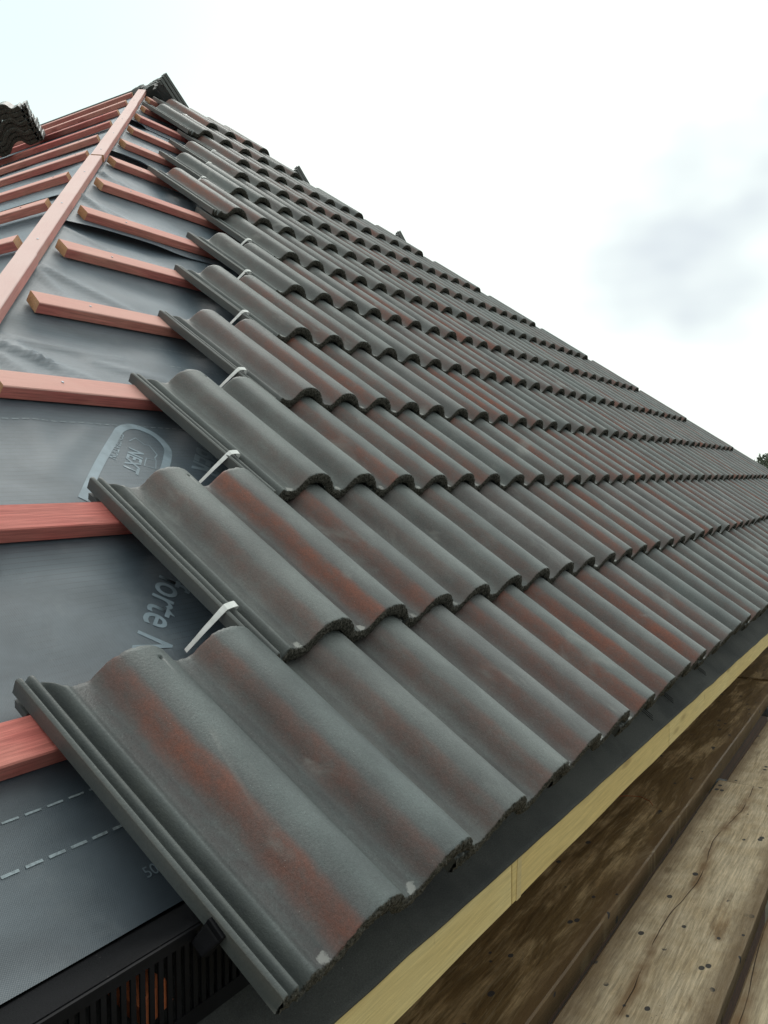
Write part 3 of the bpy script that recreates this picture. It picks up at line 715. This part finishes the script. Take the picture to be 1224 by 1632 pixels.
# ------------------------------------------------------------------ battens
def batten(L0, name, mat, M, label, group, w=0.050, t=0.025, cutL=0.0, cutR=0.0, end_part=True, cat='batten', bleach=None):
    """local x = length from 0..L0, y = width, z = thickness; cut = x shift over the width at each end"""
    mb_ = MB(); ns = max(2, int(L0 / 0.12))
    rr = random.Random(hash(label) & 255)
    rows = []
    for i in range(ns + 1):
        f = i / ns; b = len(mb_.v)
        dz = 0.0015 * noise.noise(Vector((f * L0 * 2, len(label), 1.0))) ; dy = 0.0018 * noise.noise(Vector((f * L0 * 2, len(label), 5.0)))
        c = 0.0016
        for (y, z) in ((c, 0), (w - c, 0), (w, c), (w, t - c), (w - c, t), (c, t), (0, t - c), (0, c)):
            x = f * L0 + (1 - f) * cutL * (y / w) + f * cutR * (y / w)
            mb_.v.append((x, y + dy, z + dz))
        if i:
            for k in range(8): mb_.f.append([b - 8 + k, b - 8 + (k + 1) % 8, b + (k + 1) % 8, b + k])
    mb_.f.append([7, 6, 5, 4, 3, 2, 1, 0]) if False else None
    e = len(mb_.v) - 8; mb_.f.append([e + k for k in range(8)])
    if not end_part: mb_.f.append([k for k in range(8)][::-1])
    o = mb_.build(name, mat, None, M)
    # normals outward
    for p in [0]: pass
    tag(o, label, cat, group)
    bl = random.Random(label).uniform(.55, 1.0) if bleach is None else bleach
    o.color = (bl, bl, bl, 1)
    rn = random.Random(label + 'n')
    for q in range(3):
        nx_ = 0.10 + 0.45 * q + rn.uniform(-.03, .05)
        if nx_ > L0 - 0.06: break
        nyy = w * rn.uniform(.35, .65); V_ = [(nx_, nyy, t + 0.0018)]
        ring_ = [(nx_ + 0.0026 * math.cos(a * math.pi / 4), nyy + 0.0026 * math.sin(a * math.pi / 4)) for a in range(8)]
        V_ += [(a, b, t + 0.0016) for a, b in ring_] + [(a, b, t - 0.001) for a, b in ring_]
        mesh_obj('nail_head', V_, [(0, 1 + k, 1 + (k + 1) % 8) for k in range(8)] + [(1 + k, 9 + k, 9 + (k + 1) % 8, 1 + (k + 1) % 8) for k in range(8)], M_TUBE, o)
    if end_part:
        en = mesh_obj('cut_end', [mb_.v[k] for k in range(8)], [[k for k in range(8)][::-1]], M_CUT, o)
    return o
MITRE = 0.050 / CP * 0 + 0.0
nb = len(BATV)
for i, v in enumerate(BATV):
    k = i + 1
    # left end a little short of the hip timber, mitred along the hip
    xl = v * CP + 0.05 * SP - 0.497 + random.Random(i).uniform(-.006, .004)
    xl = max(xl, (v * CP + 0.05 * SP + 0.050 * CP - 0.6141) / HK + 0.052)
    xr = 2 * XA - xl + 0.02
    M = F1 @ Matrix.Translation((xl, v, -0.075))
    cut = random.Random(i + 90).uniform(-.002, .008)
    lab = 'bare reddish roof batten, %s up from the eaves, running under the tiles from the hip' % ORD[i]
    if xr - xl < 0.15: xr = xl + 0.15
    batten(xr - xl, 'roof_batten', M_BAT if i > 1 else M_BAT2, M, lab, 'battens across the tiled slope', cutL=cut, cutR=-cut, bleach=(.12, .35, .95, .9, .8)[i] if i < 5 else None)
B2V = [0.935 - 0.355 * 2 + 0.355 * i for i in range(0, 11)]
for i, v in enumerate(B2V):
    if v > V2T - 0.06: break
    x = v * C2 + 0.05 * S2
    yl = HK * x + 0.6141 + 0.085 + random.Random(50 + i).uniform(-.005, .012)
    cut = 0.05 * C2 * HK
    M = F2 @ Matrix.Translation((yl, v, -0.0735 if v < 2.8 else -0.071))
    lab = 'reddish batten on the left slope, %s up beside the hip timber' % ORD[i]
    batten(9.0, 'roof_batten', M_BAT2 if i in (7, 8) else M_BAT, M, lab, 'battens across the left slope', cutL=cut, cutR=0)

# hip timber: end-to-end lengths lying along the hip
hd = Vector((1, HK, T * HK)).normalized(); he = Vector((HK, -1, 0)).normalized(); hn = he.cross(hd).normalized()
if hn.z < 0: hn = -hn
def hip_frame(x, off=0.0, lift=0.0):
    o = Vector((x, HK * x + 0.6141, ZM(x))) + he * (-0.0225 + off) + hn * lift
    Mx = Matrix((( hd.x, -he.x, hn.x, 0), (hd.y, -he.y, hn.y, 0), (hd.z, -he.z, hn.z, 0), (0, 0, 0, 1)))
    return Matrix.Translation(o + he * 0.045) @ Mx
segs = [(-0.62, 0.690, 0.0, 0.001, 'bottom pink hip timber length, running out of the picture at lower left'),
        (0.692, 1.555, -0.0035, -0.002, 'middle pink hip timber length with a knocked edge between two joints'),
        (1.557, 2.62, 0.003, 0.001, 'third pink hip timber length, above the dark bracket-like joint'),
        (2.622, 3.10, -0.001, 0.0, 'short top length of pink hip timber at the peak')]
for a, b, off, lift, lab in segs:
    Ls = (b - a) * math.sqrt(1 + HK * HK + (T * HK) ** 2) - 0.001
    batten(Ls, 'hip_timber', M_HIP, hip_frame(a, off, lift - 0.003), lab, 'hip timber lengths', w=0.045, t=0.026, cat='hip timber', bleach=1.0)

# ------------------------------------------------------------------ clips
def clip_mesh():
    # local: origin at lock edge of tile (u of tile left edge), at clip centre; ribbon swept in the x-z plane, width along y
    path = [(0.0265, 0.002, -0.0150), (0.0255, 0.001, -0.0072), (0.0200, 0.0, -0.0040), (0.010, 0.0, -0.0042), (0.0010, 0.0, -0.0060), (-0.0050, -0.0008, -0.0135), (-0.012, -0.0015, -0.026), (-0.020, -0.002, -0.041), (-0.028, -0.003, -0.056), (-0.037, -0.004, -0.072)]
    wd = [0.0046, 0.0048, 0.0048, 0.0048, 0.0047, 0.0044, 0.0040, 0.0036, 0.0032, 0.0029]
    V, F = [], []
    for (x, y, z), w in zip(path, wd):
        for s in (-1, 1):
            for t in (0, 0.0011): V.append((x, y + s * w, z + t + (0.0008 if s > 0 else 0)))
    for i in range(len(path) - 1):
        a = 4 * i; b = a + 4
        F += [(a, b, b + 2, a + 2), (a + 1, a + 3, b + 3, b + 1), (a, a + 1, b + 1, b), (a + 2, b + 2, b + 3, a + 3)]
    F += [(0, 2, 3, 1), (len(V) - 4, len(V) - 3, len(V) - 1, len(V) - 2)]
    return V, F
cv, cf = clip_mesh(); clip0 = None
for k in range(2, 14):
    if k in (8, 12): continue
    u = START[k - 1] * RP + X0T; v = (k - 1) * G + DV[k - 1] + 0.098
    if clip0 is None:
        clip0 = mesh_obj('tile_clip', cv, cf, M_CLIP, None, None, smooth=False); o = clip0
    else:
        o = clip0.copy(); COL.objects.link(o)
    if k > 2: v += 0.020; u += 0.004
    o.matrix_world = F1 @ Matrix.Translation((u, v, 0.001)) @ Matrix.Rotation(R(random.Random(k).uniform(-4, 4)), 4, 'Z')
    tag(o, 'thin bright metal clip hooked over the end tile of the %s course above the eaves' % ORD[k - 1], 'tile clip', 'metal clips along the stepped tile edge')

# ------------------------------------------------------------------ eaves: comb vent, felt, fascia
X0, X1 = -0.60, 6.85
def ez(x): return -0.014 * max(0.0, x - 0.15)       # the eaves line falls slightly away from the camera
root = bpy.data.objects.new('eaves_vent', None); COL.objects.link(root); root.location = (0, 0.09, 0)
tag(root, 'black plastic eaves vent strip with comb slots under the lowest tiles', 'eaves vent')
def child(mbx, name, mat, parent, bevel=0.0):
    o = mbx.build(name, mat, parent, bevel=bevel); o.matrix_parent_inverse = parent.matrix_world.inverted() if False else Matrix.Translation(-parent.location); return o
bpy.context.view_layer.update()
b_ = MB()      # tray
nst = 60
for i in range(nst):
    xa = X0 + (X1 - X0) * i / nst; xb = X0 + (X1 - X0) * (i + 1) / nst
    za, zb = ez(xa), ez(xb)
    b_.hexa([(xa, .088, .0385 + za), (xb, .088, .0385 + zb), (xb, .19, .010 + zb), (xa, .19, .010 + za), (xa, .088, .0415 + za), (xb, .088, .0415 + zb), (xb, .19, .013 + zb), (xa, .19, .013 + za)])
child(b_, 'tray', M_TRAY, root)
b_ = MB()      # comb face: top rail, bottom rail, bars every 9.7 mm
for i in range(nst):
    xa = X0 + (X1 - X0) * i / nst; xb = X0 + (X1 - X0) * (i + 1) / nst
    za, zb = ez(xa), ez(xb)
    for (z0, z1) in ((.031, .0405), (-.045, -.030)):
        b_.hexa([(xa, .0845, z0 + za), (xb, .0845, z0 + zb), (xb, .0875, z0 + zb), (xa, .0875, z0 + za), (xa, .0845, z1 + za), (xb, .0845, z1 + zb), (xb, .0875, z1 + zb), (xa, .0875, z1 + za)])
x = X0 + 0.002
while x < 3.4:
    z = ez(x)
    b_.box(x, x + 0.0052, .0850, .0870, -.0305 + z, .0315 + z); x += 0.0097
child(b_, 'comb_face', M_PLAS, root)
for uc in (1.325, 1.497, 1.84):
    for dx in (-0.009, 0.0, 0.009):
        b_ = MB()
        P = F1 @ Vector((uc + dx, 0.02, -0.0865)); Q = F1 @ Vector((uc + dx + 0.001, -0.010 + dx * .4, -0.0855))
        z = ez(uc)
        b_.tube([(P.x, P.y, P.z + z), (Q.x, Q.y, Q.z + z)], 0.0007, 6); child(b_, 'comb_tooth', M_PLAS, root)
# felt strip dressed over the fascia
V, Fc = [], []
sec = [(0.22, -0.093), (0.12, -0.092), (0.05, -0.0915), (0.0, -0.0915), (-0.0300, -0.0918)]
pts_sec = [(v * CP - n_ * SP, v * SP + n_ * CP) for v, n_ in sec] + [(0.0277, -0.0912), (0.0277, -0.0930)]
nst = 230
for i in range(nst + 1):
    x = X0 + (X1 - X0) * i / nst
    for k, (y, z) in enumerate(pts_sec):
        w = 0.0012 * noise.noise(Vector((x * 6, y * 20, 3.0)))
        V.append((x, y, z + ez(x) + (w if k < 5 else 0) + (0.0025 * noise.noise(Vector((x * 9, 1, 8))) if k >= 5 else 0)))
ns_ = len(pts_sec)
for i in range(nst):
    for k in range(ns_ - 1): a = i * ns_ + k; Fc.append((a, a + 1, a + ns_ + 1, a + ns_))
o = mesh_obj('eaves_felt', V, Fc, M_FELT, None, None, smooth=True)
sm = o.modifiers.new('thick', 'SOLIDIFY'); sm.thickness = 0.0022; sm.offset = 1
tag(o, 'black mineral felt strip dressed down over the yellow fascia timber', 'eaves felt')
# fascia
for (xa, xb, lab) in ((X0, 0.557, 'near yellow timber length along the eaves edge, at the bottom of the picture'), (0.560, 1.40, 'yellow eaves timber length between the pale splice and the next joint'), (1.403, 4.2, 'third yellow eaves timber length, shrinking towards the right edge'), (4.203, X1, 'farthest yellow eaves timber length, towards the right corner')):
    mbf = MB(); n_ = max(2, int((xb - xa) / .06))
    for i in range(n_):
        a = xa + (xb - xa) * i / n_; b = xa + (xb - xa) * (i + 1) / n_
        def cr(x): 
            w1 = 0.0016 * noise.noise(Vector((x * 4, 2, 1))); w2 = 0.0022 * noise.noise(Vector((x * 5, 7, 1)))
            return (-0.156 + ez(x) * .7 + w2, -0.0905 + ez(x) + w1)
        (z0a, z1a), (z0b, z1b) = cr(a), cr(b)
        b0 = len(mbf.v)
        mbf.v += [(a - xa, 0, z0a), (a - xa, .022, z0a), (a - xa, .022, z1a), (a - xa, 0, z1a), (b - xa, 0, z0b), (b - xa, .022, z0b), (b - xa, .022, z1b), (b - xa, 0, z1b)]
        mbf.f += [[b0, b0 + 4, b0 + 7, b0 + 3], [b0 + 3, b0 + 7, b0 + 6, b0 + 2], [b0 + 2, b0 + 6, b0 + 5, b0 + 1], [b0 + 1, b0 + 5, b0 + 4, b0]]
    mbf.f.append([0, 3, 2, 1]); e_ = len(mbf.v) - 4; mbf.f.append([e_, e_ + 1, e_ + 2, e_ + 3])
    o = mbf.build('fascia_timber', M_FAS, None, Matrix.Translation((xa, 0.030, 0)))
    tag(o, lab, 'fascia timber', 'yellow timbers along the eaves')
    if xa == 0.560:
        zp = ez(0.57)
        mp = MB(); mp.hexa([(.012, -.0009, -.1555 + zp), (.027, -.0009, -.1555 + zp), (.027, .0, -.1555 + zp), (.012, .0, -.1555 + zp), (.017, -.0009, -.0945 + zp), (.031, -.0009, -.0945 + zp), (.031, .0, -.0945 + zp), (.017, .0, -.0945 + zp)])
        tag(mp.build('splice_patch', M_SPL, o), 'pale smooth patch')
# red timber offcut seen through the slots
mbx = MB(); mbx.box(0, 0.030, 0, 0.05, 0, 0.025)
tag(mbx.build('timber_offcut', M_ORG, None, Matrix.Translation((-0.034, 0.0905, -0.024)) @ Matrix.Rotation(R(-3), 4, 'Z') @ Matrix.Rotation(R(-20), 4, 'Y'), bevel=.001), 'orange-red timber end glimpsed through the black vent slots', 'timber offcut')
# black plastic eaves clip on the first tile
mbx = MB()
mbx.box(-0.0045, -0.0010, 0, 0.021, -0.026, 0.0012)
mbx.box(-0.0010, 0.0085, 0, 0.021, -0.0020, 0.0012)
mbx.hexa([(-0.011, 0.003, -0.026), (-0.0045, 0, -0.026), (-0.0045, 0.021, -0.026), (-0.011, 0.018, -0.026), (-0.0055, 0.003, -0.006), (-0.0045, 0, -0.004), (-0.0045, 0.021, -0.004), (-0.0055, 0.018, -0.006)])
tag(mbx.build('eaves_clip', M_PLAS, None, F1 @ Matrix.Translation((X0T, 0.066, -0.002)), bevel=0.0008), 'small black plastic clip gripping the edge of the nearest tile', 'tile clip')

# ------------------------------------------------------------------ walls below (not in view), ground
mbx = MB(); mbx.box(-0.1, 6.75, 0.60, 0.70, -3.2, -0.12); mbx.box(-0.1, 0.0, 0.70, 12.5, -3.2, -0.12)
tag(mbx.build('house_wall', M_BRICK), kind='structure')
mbx = MB(); mbx.box(X0 + .03, 6.8, 0.054, 0.60, -0.150, -0.138)
tag(mbx.build('house_soffit', M_FAS), kind='structure')
mbx = MB(); N_ = 40; S_ = 900.0
for i in range(N_ + 1):
    for j in range(N_ + 1):
        x = -S_ + 2 * S_ * i / N_; y = -S_ + 2 * S_ * j / N_
        mbx.v.append((x, y, -3.2))
for i in range(N_):
    for j in range(N_): a = i * (N_ + 1) + j; mbx.f.append([a, a + N_ + 1, a + N_ + 2, a + 1])
tag(mbx.build('ground', M_GROUND), kind='structure')

# ------------------------------------------------------------------ scaffold
def scaf_board(xa, xb, ya, yb, ztop, mat, label, yaw=0.0, seed=0, th=0.038):
    w = abs(yb - ya); Lb = xb - xa; mbs = MB(); n_ = max(4, int(Lb / 0.05))
    ny = 9
    def wv(x, s): return 0.0022 * noise.noise(Vector((x * 3.0, s, seed))) + 0.0010 * noise.noise(Vector((x * 14, s, seed)))
    rings = []
    for i in range(n_ + 1):
        x = Lb * i / n_
        l = -w / 2 + wv(x, 1); r = w / 2 + wv(x, 4); c = 0.0035
        ringp = [(l + c, -th), (l, -th + c), (l, -c), (l + c, 0)]
        for q in range(1, ny): 
            yy = l + c + (r - l - 2 * c) * q / ny; ringp.append((yy, 0.0008 * noise.noise(Vector((x * 2.5, yy * 16, seed)))))
        ringp += [(r - c, 0), (r, -c), (r, -th + c), (r - c, -th)]
        b0 = len(mbs.v); m_ = len(ringp)
        for y, z in ringp: mbs.v.append((x, y, z))
        if i:
            for k in range(m_): k2 = (k + 1) % m_; mbs.f.append([b0 - m_ + k, b0 - m_ + k2, b0 + k2, b0 + k])
    m_ = len(ringp); mbs.f.append([k for k in range(m_)][::-1]); mbs.f.append([len(mbs.v) - m_ + k for k in range(m_)])
    o = mbs.build('scaffold_board', mat, None, Matrix.Translation((xa, (ya + yb) / 2, ztop)) @ Matrix.Rotation(yaw, 4, 'Z'))
    for p in o.data.polygons: p.use_smooth = False
    tag(o, label, 'scaffold board', 'scaffold boards below the eaves')
    return o
scaf_board(-0.40, 3.56, 0.1040, 0.3400, -0.485, M_B1, 'dark wet brown scaffold board directly below the yellow eaves timber', 0, 1, th=0.052)
scaf_board(3.567, 7.4, 0.110, 0.336, -0.478, M_B1, 'dark scaffold board continuing beyond the far joint, beside the eaves', 0, 2, th=0.058)
scaf_board(-0.4, 2.200, -0.158, 0.078, -0.500, M_B2, 'pale scaffold board with dark splashes and a long crack, second from the house', R(0.1), 3)
scaf_board(2.206, 6.1, -0.168, 0.060, -0.502, M_B2, 'scaffold board lying beyond the butt joint of the cracked pale board', R(-0.3), 4)
scaf_board(-0.4, 3.5, -0.402, -0.172, -0.498, M_B3, 'clean pale scaffold board in the bottom right corner of the picture', R(-.1), 5)
for x, lab in ((0.25, 'scaffold tube under the near end of the boards'), (2.325, 'galvanised scaffold tube showing in the gap beside the butt joint'), (3.345, 'galvanised scaffold tube showing in the gap at the right edge of the picture')):
    mbx = MB(); mbx.tube([(0, -0.62, 0), (0, 0.58, 0)], 0.0242, 20)
    tag(mbx.build('scaffold_tube', M_TUBE, None, Matrix.Translation((x, 0, -0.5635)), smooth=True), lab, 'scaffold tube', 'scaffold tubes carrying the boards')
# stray copper wire and wood sliver
mbx = MB(); mbx.tube([(-0.02, 0.05, 0.002), (0.0, 0.012, 0.005), (0.004, -0.02, 0.007), (-0.012, -0.05, 0.006), (-0.03, -0.062, 0.003)], 0.0012, 6)
tag(mbx.build('wire_offcut', M_COPPER, None, Matrix.Translation((1.87, 0.245, -0.4835))), 'thin curled copper wire offcut lying on the dark wet board', 'wire')

# ------------------------------------------------------------------ stacks of tiles waiting on the roof
def stack(n_, base, rotz, u, v, n0, pitch, where, grp, flip=False):
    for i in range(n_):
        o = proto_tile.copy(); o.data = TILES[i % 4]; COL.objects.link(o)
        M = base @ Matrix.Translation((u, v, n0 + i * pitch)) @ Matrix.Rotation(rotz + R(random.Random(i * 7 + n_).uniform(-.8, .8)), 4, 'Z')
        o.matrix_world = M
        o.color = (0.25 + 0.1 * (i % 3), 0.2, 0.45, 1)
        pos = 'topmost' if i == n_ - 1 else ('bottom' if i == 0 else ORD[i] + ' from the bottom')
        tag(o, 'grey tile, %s in the stack %s' % (pos, where), 'roof tile', grp)
# left stack on slope 2: lock side towards the viewer's right
def stack2(n_, u, v, n0, pitch, where, grp):
    for i in range(n_):
        o = proto_tile.copy(); o.data = TILES[i % 4]; COL.objects.link(o)
        rr = random.Random(i * 13 + 5)
        M = F2 @ Matrix.Translation((u + rr.uniform(-.004, .006), v + rr.uniform(-.004, .004), n0 + i * pitch)) @ Matrix.Rotation(R(-47 + rr.uniform(-1, 1)), 4, 'Z') @ Matrix.Translation((-X0T, 0, 0))
        o.matrix_world = M; o.color = (0.3 + 0.12 * (i % 3), 0.35, 0.4, 1)
        pos = 'topmost' if i == n_ - 1 else ('bottom' if i == 0 else ORD[i] + ' from the bottom')
        tag(o, 'dark grey tile, %s in the stack %s' % (pos, where), 'roof tile', grp)
stack2(8, 3.415, 2.835, -0.0165, 0.0228, 'by the left picture edge', 'tiles stacked on the left slope')
stack(3, F3, 0, 3.43, 3.46, -0.0165, 0.0262, 'at the peak beyond the hip timber', 'tiles stacked at the peak')
stack(5, F3, 0, 2.95, 2.66, -0.0165, 0.0262, 'peeping over the skyline near the peak', 'tiles stacked on the far slope, upper pile')
stack(7, F3, 0, 2.52, 2.02, -0.0165, 0.0262, 'peeping over the middle of the skyline', 'tiles stacked on the far slope, lower pile')

# ------------------------------------------------------------------ distant trees at right
def tree(x, y, H, cr, label, seed):
    rr = random.Random(seed)
    rt_ = bpy.data.objects.new('tree', None); COL.objects.link(rt_); rt_.location = (x, y, -3.2)
    tag(rt_, label, 'tree', 'distant trees beyond the roof')
    mt = MB(); mt.tube([(0, 0, 0), (0.1, 0.05, H * .3), (0.0, 0.1, H * .6), (0.1, 0, H * .9)], [H * .03, H * .024, H * .015, H * .005], 8)
    for q in range(7):
        a = rr.uniform(0, 6.28); z0 = H * rr.uniform(.25, .7); ln = cr * rr.uniform(.5, .95)
        mt.tube([(0, 0, z0), (math.cos(a) * ln * .5, math.sin(a) * ln * .5, z0 + ln * .35), (math.cos(a) * ln, math.sin(a) * ln, z0 + ln * .6)], [H * .012, H * .007, H * .003], 5)
    mt.build('trunk', M_BARK, rt_, smooth=True)
    mc = MB()
    cl = [(rr.gauss(0, .45) * cr, rr.gauss(0, .45) * cr, H * rr.uniform(.35, .93), rr.uniform(.25, .45) * cr) for _ in range(26)]
    for cx, cy, cz, r_ in cl:
        for _ in range(110):
            d = Vector((rr.gauss(0, 1), rr.gauss(0, 1), rr.gauss(0, .8))); d = d.normalized() * r_ * rr.uniform(.5, 1.08)
            p = Vector((cx, cy, cz)) + d
            if p.z > H: continue
            s = rr.uniform(.07, .17); a = Vector((rr.gauss(0, 1), rr.gauss(0, 1), rr.gauss(0, 1))).normalized() * s; b = a.orthogonal().normalized() * s * .6
            mc.add([p - a, p - b, p + a, p + b], [(0, 1, 2, 3)])
    mc.build('crown', M_LEAF, rt_)
tree(80, 13.6, 5.0, 1.6, 'low dark distant tree, leftmost beside the skyline of the roof', 1)
tree(78, 12.5, 5.0, 1.5, 'distant bushy tree between the low dark one and the tallest', 2)
tree(82, 11.7, 5.65, 1.9, 'tallest distant tree, at the right edge of the picture', 3)
tree(84, 10.0, 6.0, 2.0, 'distant tree just past the tallest, cut by the picture edge', 4)
tree(76, 14.9, 4.9, 1.6, 'small distant tree mostly hidden behind the roof slope', 5)
